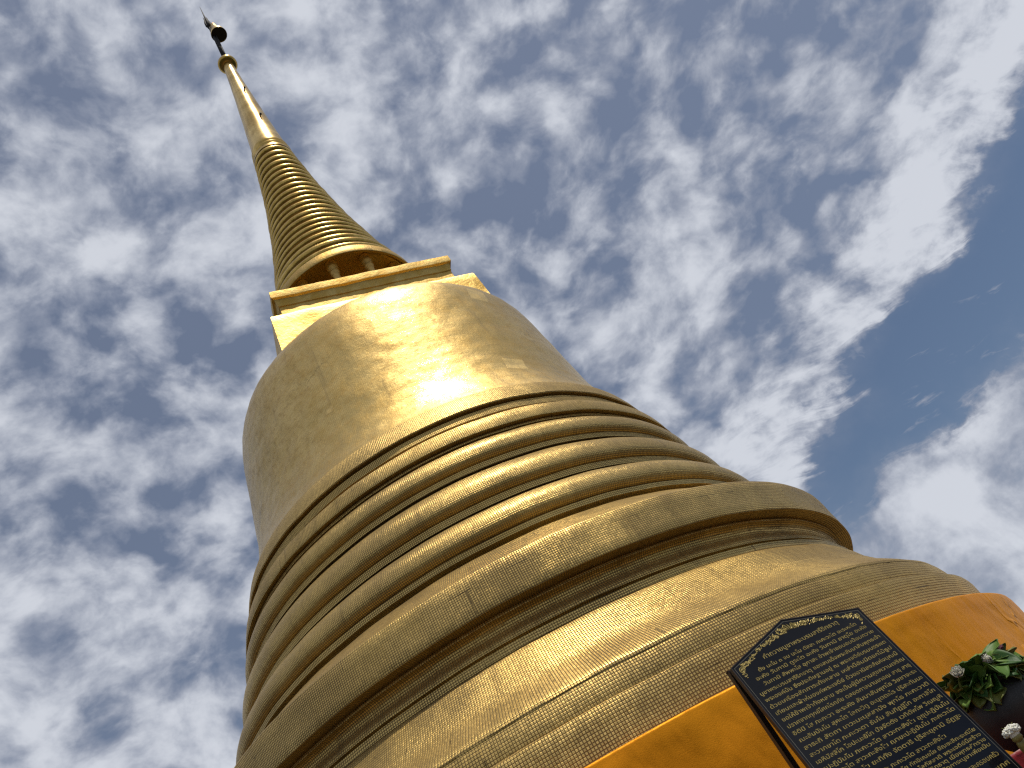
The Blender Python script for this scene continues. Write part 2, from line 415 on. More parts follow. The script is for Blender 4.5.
part('ball_collar', [(.0138, 2.2250)] + [(.0255 * math.cos(a), 2.238 + (.0150 if a < 0 else .026) * math.sin(a)) for a in [R_(x) for x in range(-57, 90, 7)]] + [(.0010, 2.264)], M_spire, seg=64, cx=LEAN, rough=.002)
for az_, z_, r_ in ((-62, 2.035, .0232), (-58, 1.868, .0322)):
    bm = bmesh.new(); a_ = R_(az_)
    p_ = Vector((LEAN(ZC + z_ * D) + r_ * D * math.cos(a_), r_ * D * math.sin(a_), ZC + z_ * D))
    o_ = Vector((math.cos(a_), math.sin(a_), 0))
    tube_bm(bm, [p_ - o_ * .03, p_ + o_ * .05, p_ + o_ * .06 + Vector((0, 0, -.08))], [.016, .016, .012], 8)
    mesh_obj('hook', bm, M_darkmetal, tower)
# finial above the ball: a trident of dark rods
fx = lambda z: LEAN(ZC + z * D)
def FP(dx, dy, z): return (fx(z) + dx * D, dy * D, ZC + z * D)
fin = mesh_obj('finial_rod', (lambda bm: (tube_bm(bm, [FP(0, 0, 2.255), FP(.0002, 0, 2.40), FP(0, 0, 2.53), FP(0, 0, 2.58), FP(.0004, 0, 2.665)], [.042, .036, .03, .018, .004]), bm)[1])(bmesh.new()), M_darkmetal, tower)
for a in (20, 110, 200, 290):
    ca, sa = math.cos(R_(a)), math.sin(R_(a))
    bm = bmesh.new()
    tube_bm(bm, [FP(.0006 * ca, .0006 * sa, 2.500), FP(.0052 * ca, .0052 * sa, 2.512), FP(.0060 * ca, .0060 * sa, 2.535), FP(.0040 * ca, .0040 * sa, 2.555), FP(.0052 * ca, .0052 * sa, 2.58)], [.026, .034, .030, .02, .004], 6)
    mesh_obj('finial_prong', bm, M_darkmetal, tower)
bm = bmesh.new()
tube_bm(bm, [FP(.0048, -.0005, 2.262), FP(.0055, 0, 2.33), FP(.0058, 0, 2.40), FP(.0052, 0, 2.50)], [.022, .022, .022, .014], 6)
for z in (2.30, 2.345, 2.39):
    tube_bm(bm, [FP(0, 0, z), FP(.0070, 0, z + .003)], .014, 6)
mesh_obj('finial_stay', bm, M_darkmetal, tower)
bm = bmesh.new()
tube_bm(bm, [FP(0, 0, 2.455), FP(.0155, 0, 2.452)], .014, 6)
mesh_obj('lamp_bracket', bm, M_darkmetal, tower)
bm = lathe_bm([(r * D, z * D) for r, z in [(.0004, .006), (.012, .006), (.0215, .001), (.0222, .000), (.0226, .002), (.0215, .010), (.0185, .020), (.0135, .036), (.0105, .055), (.0090, .072), (.0050, .079), (.0004, .081)]], seg=48, rough=0)
lb = mesh_obj('hanging_bell', bm, M_spire, tower, loc=(.0228 * D, 0, ZC + 2.432 * D))
lb.rotation_euler = (0, R_(-3), 0)
bm = lathe_bm([(r * D, z * D) for r, z in [(.0002, .0), (.0190, .0), (.0205, .0022)]], seg=48, rough=0)
mesh_obj('bell_underside', bm, M_darkmetal, lb, loc=(0, 0, .003))

# ------------------------------------------------------------------ orange cloth wrapped round the base
def cloth_mat():
    m, nt, p = new_mat('orange_satin')
    tc = nt.node('ShaderNodeTexCoord'); ob = tc.outputs['Object']; uv = tc.outputs['UV']
    n1 = nt.noise(ob, 1.1, 3, .5); n2 = nt.noise(nt.vmath('MULTIPLY', ob, (1, 1, .6)), 2.4, 3, .5, .2)
    c = nt.mix(nt.ramp(n1.outputs[0], .3, .7), (.76, .275, .009, 1), (.84, .34, .011, 1))
    cr = nt.node('ShaderNodeTexVoronoi', feature='DISTANCE_TO_EDGE', ins={'Vector': nt.vmath('ADD', ob, nt.vmath('SCALE', n2.outputs['Color'], scale=.8)), 'Scale': 1.3})
    crease = nt.math('MULTIPLY', nt.ramp(cr.outputs['Distance'], 0., .035, 1., 0.), nt.ramp(n1.outputs[0], .47, .60))
    n6 = nt.noise(nt.vmath('MULTIPLY', ob, (1, 1, .25)), 7., 3, .5, .1)
    weave = nt.noise(ob, 160., 2)
    h = nt.math('ADD', nt.math('MULTIPLY', n2.outputs[0], 1.9), nt.math('MULTIPLY', crease, .28))
    h = nt.math('ADD', h, nt.math('MULTIPLY', n6.outputs[0], .50)); h = nt.math('ADD', h, nt.math('MULTIPLY', weave.outputs[0], .03))
    b = nt.node('ShaderNodeBump', ins={'Strength': .7, 'Distance': .04, 'Height': h})
    setin(nt, p, Base_Color=c, Roughness=.47, Metallic=.40, Normal=b.outputs[0])
    p.inputs['Sheen Roughness'].default_value = .4
    p.inputs['Specular IOR Level'].default_value = .1
    return m
def folds(th, z):
    q = Vector((math.cos(th) * 3.7, math.sin(th) * 3.7, z * 1.0))
    top = min(1., max(0., (2.60 - z) / .35))
    wr = abs(noise.noise(Vector((th * 5.3, z * 1.7, 4.)) )) ; wr = max(0., .08 - wr) / .08
    return .013 * wr * min(1., top * 3) * max(0., noise.noise(Vector((th * 3, z * 2, 9.))) + .25) + top * (.020 * noise.noise(q * 1.3) + .024 * noise.noise(Vector((q.x * 3.2, q.y * 3.2, z * 1.1)))) + .004 * noise.noise(q * 5)
cl = mesh_obj('orange_cloth', lathe_bm(S([(.4715, -.1995), (.4728, 0), (.4735, .100), (.4742, .1180), (.4746, .1215), (.4746, .1285), (.4745, .1294), (.4741, .1301), (.4735, .1305), (.4725, .1308), (.4610, .1303), (.4592, .1290)]),
      seg=720, tile=1., fold=folds, maxlen=.04, sharp=60), cloth_mat())
tag(cl, 'smooth orange satin cloth wrapped tightly round the foot of the golden stupa', 'cloth')

# ------------------------------------------------------------------ inscribed board on its stand
EX = Vector((.97141, .23694, -.01485)); EY = Vector((-.03261, .19513, .98024)); EX.normalize(); EY = (EY - EX * EY.dot(EX)).normalized(); EN = EX.cross(EY) * 1.0
# EN points away from the camera?  make it face the viewer
P0 = Vector((.67332, -4.81407, ZC + .82830))
if EN.dot(Vector((0, -8, ZC)) - P0) < 0: EN = -EN
BW, BH, BL = .628, .093, 1.02
BM = Matrix(((EX.x, EY.x, EN.x), (EX.y, EY.y, EN.y), (EX.z, EY.z, EN.z)))
sign = empty('inscribed_sign', (P0.x, P0.y, 0), 'black gable-topped board on a dark stand, covered with rows of gold Thai writing', 'sign')
def BP(x, y, n=0): 
    p = P0 + EX * x + EY * y + EN * n
    return Vector((p.x - sign.location.x, p.y - sign.location.y, p.z))
M_board = simple('black_lacquer', (.0065, .0070, .0100), .13, 0, .3, 5., .02, 18.)
M_board.node_tree.nodes['Principled BSDF'].inputs['Specular IOR Level'].default_value = .28
M_frame = simple('dark_brown_wood', (.035, .022, .014), .35, 0, .4, 8., .1)
M_goldtext = simple('gold_paint', (.50, .385, .11), .45, .3, .45, 60.)
M_whiteline = simple('pale_line', (.20, .19, .15), .4, .2, .2)
outline = [(0, -BL), (BW, -BL), (BW, 0), (BW / 2, BH), (0, 0)]
def prism(name, poly, n0, n1, mat, parent, bev=0, xf=BP):
    bm = bmesh.new()
    a = [bm.verts.new(xf(x, y, n0)) for x, y in poly]; b = [bm.verts.new(xf(x, y, n1)) for x, y in poly]
    bm.faces.new(a[::-1]); f = bm.faces.new(b)
    k = len(poly)
    for i in range(k): bm.faces.new((a[i], a[(i + 1) % k], b[(i + 1) % k], b[i]))
    bmesh.ops.recalc_face_normals(bm, faces=bm.faces)
    if bev: bmesh.ops.bevel(bm, geom=list(f.edges), offset=bev, segments=2, affect='EDGES')
    return mesh_obj(name, bm, mat, parent, smooth=False)
board = prism('board', outline, -.022, 0, M_board, sign, .002)
def inset(poly, d):
    out = []; k = len(poly)
    for i in range(k):
        p0, p1, p2 = Vector(poly[i - 1]), Vector(poly[i]), Vector(poly[(i + 1) % k])
        e1 = (p1 - p0).normalized(); e2 = (p2 - p1).normalized()
        n1 = Vector((-e1.y, e1.x)); n2 = Vector((-e2.y, e2.x))
        m = (n1 + n2); m = m / m.dot(n1)
        out.append(tuple(p1 + m * d))
    return out
def line_loop(name, poly, d, w, n0, n1, mat, parent):
    a = inset(poly, d); b = inset(poly, d + w); k = len(poly); bm = bmesh.new()
    for i in range(k):
        j = (i + 1) % k
        q = [a[i], a[j], b[j], b[i]]
        lo = [bm.verts.new(BP(x, y, n0)) for x, y in q]; hi = [bm.verts.new(BP(x, y, n1)) for x, y in q]
        bm.faces.new(hi)
        for s in range(4): bm.faces.new((lo[s], lo[(s + 1) % 4], hi[(s + 1) % 4], hi[s]))
    bmesh.ops.recalc_face_normals(bm, faces=bm.faces)
    return mesh_obj(name, bm, mat, parent, smooth=False)
line_loop('border_line', outline, .0095, .0014, .0001, .0009, M_whiteline, sign)
line_loop('frame_edging', outline, -.0015, .0035, -.020, .002, M_frame, sign)
# gold ornament: curling flame leaves under the gable and in both corners
def leaf2d(bm, x, y, ang, L, W, n=.0012):
    pts = []
    for k in range(7):
        t = k / 6; w = W * math.sin(math.pi * min(1, t * .92 + .04)) ** .8
        bend = .35 * L * t * t
        c = (x + math.cos(ang) * L * t - math.sin(ang) * bend, y + math.sin(ang) * L * t + math.cos(ang) * bend)
        pts.append((c, w / 2))
    l = [bm.verts.new(BP(c[0] - math.sin(ang) * w, c[1] + math.cos(ang) * w, .0003)) for c, w in pts]
    r = [bm.verts.new(BP(c[0] + math.sin(ang) * w, c[1] - math.cos(ang) * w, .0003)) for c, w in pts]
    m = [bm.verts.new(BP(c[0], c[1], n)) for c, w in pts]
    for i in range(6):
        bm.faces.new((l[i], m[i], m[i + 1], l[i + 1])); bm.faces.new((m[i], r[i], r[i + 1], m[i + 1]))
rnd = random.Random(3)
bm = bmesh.new()
def band(path, w0, w1, dens):
    for (x0, y0), (x1, y1) in zip(path[:-1], path[1:]):
        L = math.hypot(x1 - x0, y1 - y0)
        for k in range(int(L * dens)):
            t = rnd.random(); w = w0 + (w1 - w0) * rnd.random()
            x = x0 + (x1 - x0) * t; y = y0 + (y1 - y0) * t + (rnd.random() - .5) * w
            leaf2d(bm, x, y, rnd.random() * 6.28, .010 + .008 * rnd.random(), .0045)
def curl(cx, cy, r, turns, a0, w=.0022, sgn=1):
    """a flat raised spiral tendril"""
    pl = []; n = int(14 * turns)
    for k in range(n + 1):
        t = k / n; a = a0 + sgn * turns * 2 * math.pi * t; rr = r * (1 - .8 * t); pl.append((cx + rr * math.cos(a), cy + rr * math.sin(a), w * (1 - .5 * t)))
    pv = None
    for i, (x, y, ww) in enumerate(pl):
        a = math.atan2(y - cy, x - cx)
        q = [bm.verts.new(BP(x + math.cos(a) * ww / 2, y + math.sin(a) * ww / 2, .0006)), bm.verts.new(BP(x - math.cos(a) * ww / 2, y - math.sin(a) * ww / 2, .0006))]
        if pv: bm.faces.new((pv[0], pv[1], q[1], q[0]))
        pv = q
for s in (0, 1):
    fxm = (lambda x: x) if s == 0 else (lambda x: BW - x); sg = 1 if s == 0 else -1
    spine = [(.034, -.060), (.030, -.034), (.048, -.014), (.085, -.008), (.125, .014), (.170, .026), (.220, .036), (.268, .046), (.300, .050)]
    wid = [.008, .022, .024, .010, .010, .016, .024, .030, .034]
    for q in range(len(spine) - 1):
        (xa, ya), (xb, yb) = spine[q], spine[q + 1]
        L = math.hypot(xb - xa, yb - ya)
        for k in range(max(3, int(L * 560 * (wid[q] / .016)))):
            t = rnd.random(); ww = wid[q] + (wid[q + 1] - wid[q]) * t
            leaf2d(bm, fxm(xa + (xb - xa) * t) + (rnd.random() - .5) * .004, ya + (yb - ya) * t + (rnd.random() - .5) * ww * .8, math.pi / 2 + sg * rnd.choice((-1.9, -1.0, -.4, .5, 1.3, 2.4)), .006 + .007 * rnd.random(), .0042)
        curl(fxm((xa + xb) / 2), (ya + yb) / 2, max(wid[q], wid[q + 1]) * .38, 1.3, rnd.random() * 6, .0020, sg)
    curl(fxm(.034), -.026, .013, 1.8, 1., .0028, sg)
for k in range(5):
    leaf2d(bm, BW / 2 + (k - 2) * .007, .040, math.pi / 2 + (2 - k) * .25, .036 - abs(k - 2) * .008, .007, .002)
mesh_obj('gold_ornament', bm, M_goldtext, sign, smooth=False)

ROWS = [  # text, x0, x1, y, size
 ("คำถวายบูชาพระบรมสารีริกธาตุ", .140, .505, -.0165, 1.25),
 ("ตั้ง นะโม ๓ จบ นะโม ตัสสะ ภะคะวะโต อะระหะโต", .087, .563, -.0535, 1),
 ("อะหัง วันทามิ ทูระโต อะหัง วันทามิ ธาตุโย อะหัง", .055, .590, -.0810, 1),
 ("วันทามิ สัพพะโส อุกาสะ ข้าพเจ้าขอนอบน้อมถวาย", .068, .598, -.1095, 1),
 ("บูชาพระบรมสารีริกธาตุ ของสมเด็จพระสัมมาสัมพุทธเจ้า", .028, .603, -.1390, 1),
 ("พระองค์นั้น ซึ่งประดิษฐานอยู่ ณ พระเจดีย์บรมบรรพต", .028, .603, -.1680, 1),
 ("ด้วยเครื่องสักการะทั้งหลาย เหล่านี้อันมีดอกไม้ธูป", .026, .603, -.1975, 1),
 ("เทียนและผ้าห่มองค์พระเจดีย์ ด้วยอานิสงส์แห่งบุญนี้", .028, .603, -.2265, 1),
 ("ขอให้ข้าพเจ้าทั้งหลาย จงเป็นผู้มีความสุขความเจริญ", .031, .607, -.2560, 1),
 ("ปราศจากทุกข์โศกโรคภัย ตลอดกาลนานเทอญ สาธุ สาธุ", .031, .607, -.2855, 1),
 ("อิติปิ โส ภะคะวา อะระหัง สัมมาสัมพุทโธ วิชชาจะระ", .031, .607, -.3150, 1),
 ("ณะสัมปันโน สุคะโต โลกะวิทู อะนุตตะโร ปุริสะทัมมะ", .033, .606, -.3445, 1),
 ("สาระถิ สัตถา เทวะมะนุสสานัง พุทโธ ภะคะวาติ", .029, .605, -.3740, 1),
 ("สะวากขาโต ภะคะวะตา ธัมโม สันทิฏฐิโก อะกาลิโก", .029, .604, -.4030, 1),
 ("เอหิปัสสิโก โอปะนะยิโก ปัจจัตตัง เวทิตัพโพ วิญญูหิ", .031, .607, -.4325, 1),
 ("สุปะฏิปันโน ภะคะวะโต สาวะกะสังโฆ อุชุปะฏิปันโน", .031, .608, -.4615, 1),
 ("ภะคะวะโต สาวะกะสังโฆ ญายะปะฏิปันโน ภะคะวะโต", .031, .606, -.4885, 1),
 ("สาวะกะสังโฆ ยะทิทัง จัตตาริ ปุริสะยุคานิ อัฏฐะ", .031, .604, -.5170, 1),
 ("ปุริสะปุคคะลา เอสะ ภะคะวะโต สาวะกะสังโฆ", .031, .495, -.5510, 1),
 ("อาหุเนยโย ปาหุเนยโย ทักขิเณยโย อัญชะลีกะระณีโย", .075, .605, -.5760, .85),
 ("อะนุตตะรัง ปุญญักเขตตัง โลกัสสาติ พระเจดีย์นี้สร้าง", .031, .607, -.5980, .85),
 ("ขึ้นเพื่อเป็นที่บรรจุพระบรมสารีริกธาตุ เมื่อพุทธศักราช", .031, .606, -.6180, .85),
 ("ขอเชิญท่านสาธุชนทั้งหลาย ร่วมสักการะบูชาเพื่อเป็น", .031, .604, -.6380, .85),
 ("สิริมงคลแก่ชีวิตและครอบครัว", .300, .602, -.6740, 1.1),
 ("วัดสระเกศ", .470, .608, -.7120, 1.1),
]
dg = None
for i, (txt, x0, x1, y, s) in enumerate(ROWS):
    cu = bpy.data.curves.new('row_curve', 'FONT'); cu.body = txt; cu.size = .030 * s; cu.offset = .00012; cu.extrude = .0
    cu.resolution_u = 2
    to = bpy.data.objects.new('row_tmp', cu); COL.objects.link(to)
    bpy.context.view_layer.update()
    me = bpy.data.meshes.new_from_object(to.evaluated_get(bpy.context.evaluated_depsgraph_get()))
    bpy.data.objects.remove(to)
    if not len(me.vertices): continue
    xs = [v.co.x for v in me.vertices]; w = max(xs) - min(xs); mn = min(xs)
    kx = (x1 - x0) / w
    for v in me.vertices:
        v.co = BP(x0 + (v.co.x - mn) * kx, y + v.co.y * .68 - .0065, .0007)
    me.materials.clear(); me.materials.append(M_goldtext); me.name = 'inscription_row'
    o = bpy.data.objects.new('inscription_row', me); link(o, sign)
# stand: two uprights behind the board, a ledge and feet
def leg(dx, dxb):
    bm = bmesh.new()
    top = P0 + EX * dx + EY * .01 - EN * .035; 
    bx = Vector((top.x + dxb, top.y + .015, 0))
    a = (top - bx).normalized(); 
    rot = Matrix((EX.cross(a).cross(a).normalized() * -1, EX.cross(a).normalized(), a)).transposed()
    L = (top - bx).length
    box_bm(bm, ((top + bx) / 2 - sign.location), (.021, .020, L), rot, .003)
    mesh_obj('stand_leg', bm, M_frame, sign, smooth=False)
leg(.006, .0); leg(BW - .022, .0)
bm = bmesh.new()
for x in (.05, BW - .05):
    a = BP(x, -BL + .05, -.03); b = a + Vector((-.05, -.10, 0)); b.z = .0
    tube_bm(bm, [a, Vector((a.x - EN.x * -.1, a.y + EN.y * .25, 0))], .014, 8)
mesh_obj('front_strut', bm, M_frame, sign)
bm = bmesh.new(); c = (BP(0, -BL - .012, -.005) + BP(BW, -BL - .012, -.005)) / 2
box_bm(bm, c, (BW + .06, .024, .07), BM, .003); mesh_obj('ledge', bm, M_frame, sign, smooth=False)

# ------------------------------------------------------------------ offering stand, vase, lotus, garland
M_red = simple('red_cloth', (.34, .012, .018), .45, 0, .35, 7., .35, 14.)
M_vase = simple('black_glazed_clay', (.014, .013, .012), .62, 0, .5, 9., .12, 20., dark=(.030, .027, .024, 1))
def leaf_mat(name, a, b):
    m, nt, p = new_mat(name)
    tc = nt.node('ShaderNodeTexCoord'); n1 = nt.noise(tc.outputs['Object'], 9., 4); n2 = nt.noise(tc.outputs['Object'], 60., 3)
    c = nt.mix(nt.ramp(n1.outputs[0], .35, .65), a, b)
    c = nt.mix(nt.ramp(n2.outputs[0], .6, .7, 0, .35), c, (.12, .12, .03, 1))
    bp = nt.node('ShaderNodeBump', ins={'Strength': .3, 'Distance': .004, 'Height': n2.outputs[0]})
    setin(nt, p, Base_Color=c, Roughness=.5, Normal=bp.outputs[0]); p.inputs['Specular IOR Level'].default_value = .3
    return m
M_leafs = [leaf_mat('leaf_green', (.025, .075, .014, 1), (.07, .16, .025, 1)), leaf_mat('leaf_pale', (.08, .16, .022, 1), (.19, .28, .05, 1)), leaf_mat('leaf_yellowing', (.10, .12, .02, 1), (.22, .20, .04, 1))]
M_petal = simple('white_petal', (.82, .80, .70), .6, 0, .05, 60.)
M_petal.node_tree.nodes['Principled BSDF'].inputs['Subsurface Weight'].default_value = .6; M_petal.node_tree.nodes['Principled BSDF'].inputs['Subsurface Radius'].default_value = (.02, .02, .015)
M_pink = simple('dusky_pink_petal', (.30, .09, .12), .5, 0, .4, 60.)
M_sepal = simple('green_sepal', (.10, .16, .06), .5, 0, .4, 40.)
M_stem = simple('stem_green', (.10, .13, .03), .5, 0, .4, 40.)
M_wrap = simple('olive_leaf_wrap', (.32, .26, .07), .5, 0, .4, 40., .3)

TOP = 1.735
tb = empty('offering_table', (1.50, -4.42, 0), 'offering table draped in red cloth beside the inscribed board, only a red scrap showing', 'table')
bm = bmesh.new(); box_bm(bm, (0, 0, TOP - .02), (.62, .56, .04), None, .008)
mesh_obj('table_top', bm, M_frame, tb, False)
bm = bmesh.new()
N = 160; prev = None; rows = []
for zi, z in enumerate((TOP + .004, TOP - .01, TOP - .10, TOP - .25, TOP - .5, TOP - .9)):
    row = []
    for k in range(N):
        t = 4 * k / N; s = int(t); f = -1 + 2 * (t - s)
        x, y = [(f, -1), (1, f), (-f, 1), (-1, -f)][s]
        rip = .012 * min(1, zi / 2) * math.sin(k * .95 + .6 * math.sin(k * .31)) + .002 * zi
        row.append(bm.verts.new((x * (.318 + rip), y * (.288 + rip), z)))
    rows.append(row)
for i in range(len(rows) - 1):
    for k in range(N): bm.faces.new((rows[i][k], rows[i][(k + 1) % N], rows[i + 1][(k + 1) % N], rows[i + 1][k]))
bm.faces.new(rows[0])
bmesh.ops.recalc_face_normals(bm, faces=bm.faces)
mesh_obj('table_cloth', bm, M_red, tb)
for sx in (-1, 1):
    for sy in (-1, 1):
        bm = bmesh.new(); box_bm(bm, (sx * .26, sy * .23, (TOP - .04) / 2), (.045, .045, TOP - .04), None, .004)
        mesh_obj('leg', bm, M_frame, tb, False)

VC = Vector((1.56, -4.50, TOP + .006))
vase = empty('flower_vase', VC, 'dark rounded clay pot beside the black sign', 'vase')
mesh_obj('vase_body', lathe_bm([(.001, .0), (.085, .0), (.100, .008), (.135, .045), (.160, .095), (.165, .130), (.155, .170), (.130, .200), (.118, .212), (.122, .228), (.128, .234), (.120, .236), (.108, .225), (.105, .205)], seg=72, rough=.002, tile=1), M_vase, vase)
def leaf_bm(L, W, fold=.35, curl=.5, wav=.1, seed=0):
    bm = bmesh.new(); nu, nv = 14, 9; g = []
    for i in range(nu + 1):
        t = i / nu; w = W * (math.sin(math.pi * min(1, t ** .8)) ** .5 if 0 < t < 1 else 0)
        row = []
        for j in range(nv):
            s = -1 + 2 * j / (nv - 1)
            x = s * w / 2; y = L * t
            z = fold * abs(x) - curl * L * t * t + wav * W * math.sin(5 * t + 2.5 * s + seed) * abs(s)
            row.append(bm.verts.new((x, y, z)))
        g.append(row)
    for i in range(nu):
        for j in range(nv - 1):
            bm.faces.new((g[i][j], g[i][j + 1], g[i + 1][j + 1], g[i + 1][j]))
    bmesh.ops.remove_doubles(bm, verts=bm.verts, dist=1e-5)
    # real thickness
    r = bmesh.ops.solidify(bm, geom=bm.faces[:], thickness=.0012)
    return bm
lr = random.Random(11)
plant = empty('lotus_plant', VC, 'bushy cluster of broad green lotus leaves filling the dark pot', 'plant')
def put_leaf(az, el, base, L, W, mi, twist=0., fold=.4, curl=.35):
    d = Vector((math.cos(az) * math.cos(el), math.sin(az) * math.cos(el), math.sin(el)))
    side = d.cross(Vector((0, 0, 1))).normalized(); up = side.cross(d)
    rot = Matrix((side, d, up)).transposed() @ Matrix.Rotation(twist, 3, 'Y')
    o = mesh_obj('lotus_leaf', leaf_bm(L, W, fold, curl, .12, lr.random() * 6), M_leafs[mi], plant)
    o.matrix_local = Matrix.Translation(base) @ rot.to_4x4()
for k in range(95):
    az = lr.random() * 2 * math.pi; el = R_(lr.choice((-45, -25, 0, 20, 45, 70)) + lr.uniform(-12, 12))
    rad = .06 + .05 * lr.random()
    base = Vector((math.cos(az) * rad, math.sin(az) * rad, .225 + .05 * lr.random()))
    put_leaf(az, el, base, lr.uniform(.07, .115), lr.uniform(.065, .10), lr.choice((0, 0, 1, 1, 1, 2)), lr.uniform(-.7, .7), lr.uniform(.15, .7), lr.uniform(.1, .7))
# leaves that reach out to the left over the rim
for az, el, L, W, mi, tw in ((205, -30, .10, .085, 0, .4), (222, -10, .10, .08, 2, -.3), (190, 0, .085, .075, 1, .2), (250, -8, .10, .09, 0, .5), (235, 12, .09, .075, 1, -.5), (280, 5, .10, .09, 0, .1), (212, -50, .11, .07, 0, .1), (265, -35, .10, .08, 0, -.2),
  (215, -62, .13, .10, 1, .1), (240, -55, .12, .10, 0, -.2), (258, -62, .11, .09, 1, .2), (198, -52, .12, .09, 0, .3), (285, -50, .11, .10, 0, -.1), (228, -25, .12, .10, 1, .2), (246, -20, .12, .10, 2, -.3), (208, 8, .115, .095, 1, .1), (225, 30, .11, .10, 0, .2)):
    a = R_(az); put_leaf(a, R_(el), Vector((math.cos(a) * .08, math.sin(a) * .08, .225)), L, W, mi, tw, .35, .35)
def petal_bm(L, W, cup):
    bm = bmesh.new(); g = []
    for i in range(8):
        t = i / 7; w = W * math.sin(math.pi * min(1., .12 + .88 * t)) ** .8 + (.0003 if i == 7 else 0)
        row = []
        for j in range(5):
            s = -1 + j / 2
            row.append((s * w / 2, t * L, cup * L * t * t + .25 * abs(s) * w))
        g.append([bm.verts.new(q) for q in row])
    for i in range(7):
        for j in range(4): bm.faces.new((g[i][j], g[i][j + 1], g[i + 1][j + 1], g[i + 1][j]))
    bmesh.ops.solidify(bm, geom=bm.faces[:], thickness=.0006)
    return bm
def flower(name, loc, label, openness, R, mat, tilt, npet=(6, 8, 8), stem_to=None, sep=5):
    e = empty(name, loc, label, 'flower')
    RT = Matrix.Rotation(tilt[0], 3, 'X') @ Matrix.Rotation(tilt[1], 3, 'Y')
    bm = bmesh.new(); tot = len(npet)
    for li, n in enumerate(npet):
        for k in range(n):
            pb = petal_bm(R * (1.05 - .08 * li), R * .62, .35 if openness > .5 else .05)
            el = R_(88 - (88 - 12) * openness * (li + 1) / tot)
            az = 2 * math.pi * (k + .5 * (li % 2)) / n
            M = RT.to_4x4() @ Matrix.Rotation(az, 4, 'Z') @ Matrix.Translation((0, R * .07, 0)) @ Matrix.Rotation(el, 4, 'X')
            me = bpy.data.meshes.new('t'); pb.to_mesh(me); pb.free(); me.transform(M); bm.from_mesh(me); bpy.data.meshes.remove(me)
    mesh_obj('petals', bm, mat, e)
    bm = bmesh.new()
    for k in range(sep):
        pb = petal_bm(R * .8, R * .36, .3); el = R_(80 - 60 * openness)
        M = RT.to_4x4() @ Matrix.Translation((0, 0, -R * .08)) @ Matrix.Rotation(2 * math.pi * k / sep + .3, 4, 'Z') @ Matrix.Translation((0, R * .10, 0)) @ Matrix.Rotation(el, 4, 'X')
        me = bpy.data.meshes.new('t'); pb.to_mesh(me); pb.free(); me.transform(M); bm.from_mesh(me); bpy.data.meshes.remove(me)
    mesh_obj('sepals', bm, M_sepal, e)
    if stem_to is not None:
        bm = bmesh.new(); t = Vector(stem_to) - Vector(loc)
        mid = t * .5 + Vector((0, 0, .03))
        tube_bm(bm, [Vector((0, 0, -R * .02)), mid * .5 + Vector((0, 0, .0)), mid, t], [.003, .003, .0035, .004], 8)
        mesh_obj('stem', bm, M_stem, e)
    return e
VT = VC + Vector((0, 0, .22))
flower('lotus_flower', (1.430, -4.640, 2.030), 'small white lotus in full bloom at the left edge of the lotus leaves', .72, .044, M_petal, (.95, -.15), (4, 5, 6), VT + Vector((-.03, 0, 0)))
flower('lotus_bud', (1.556, -4.670, 2.010), 'half open white bud tinged pink between the lotus leaves', .33, .042, M_petal, (.3, -.5), (3, 4, 4), VT + Vector((0, -.04, 0)))
flower('lotus_bud', (1.640, -4.603, 2.036), 'small dusky pink bud lying above the upper green leaves', .22, .028, M_pink, (.2, 1.0), (4, 4, 5), VT + Vector((.03, 0, 0)))

# white flower bunch with leaf wrapped stem, leaning in front of the vase
gb = empty('flower_garland', (1.337, -4.879, 1.775), 'round white blossom bunch on a thick olive stem before the dark pot', 'flower bunch')
bm = bmesh.new(); rr = random.Random(5)
for k in range(150):
    while True:
        q = Vector((rr.uniform(-1, 1), rr.uniform(-1, 1), rr.uniform(-.25, 1)))
        if .55 < q.length < 1: break
    q = q.normalized() * rr.uniform(.8, 1)
    c = Vector((q.x * .030, q.y * .030, q.z * .019 + .008))
    r = bmesh.ops.create_icosphere(bm, subdivisions=1, radius=rr.uniform(.0035, .006))
    for v in r['verts']: v.co = v.co + c
bmesh.ops.create_icosphere(bm, subdivisions=2, radius=.019)
mesh_obj('blossoms', bm, M_petal, gb)
bm = bmesh.new()
tube_bm(bm, [(0, 0, -.002), (.001, .001, -.016), (.002, .003, -.022)], [.016, .019, .014], 14)
tube_bm(bm, [(.002, .003, -.020), (.008, .02, -.040), (.03, .07, -.075)], [.014, .018, .019], 14)
mesh_obj('wrapped_stem', bm, M_wrap, gb)
bm = bmesh.new()
for k in range(5):
    a = 2 * math.pi * k / 5 + 2.2
    tube_bm(bm, [(0, 0, .01), (.012 * math.cos(a), .012 * math.sin(a), .022), (.022 * math.cos(a), .022 * math.sin(a), .030 + .004 * (k == 0))], [.0016, .0018, .0006], 6)
mesh_obj('yellow_stamens', bm, M_leafs[2], gb)

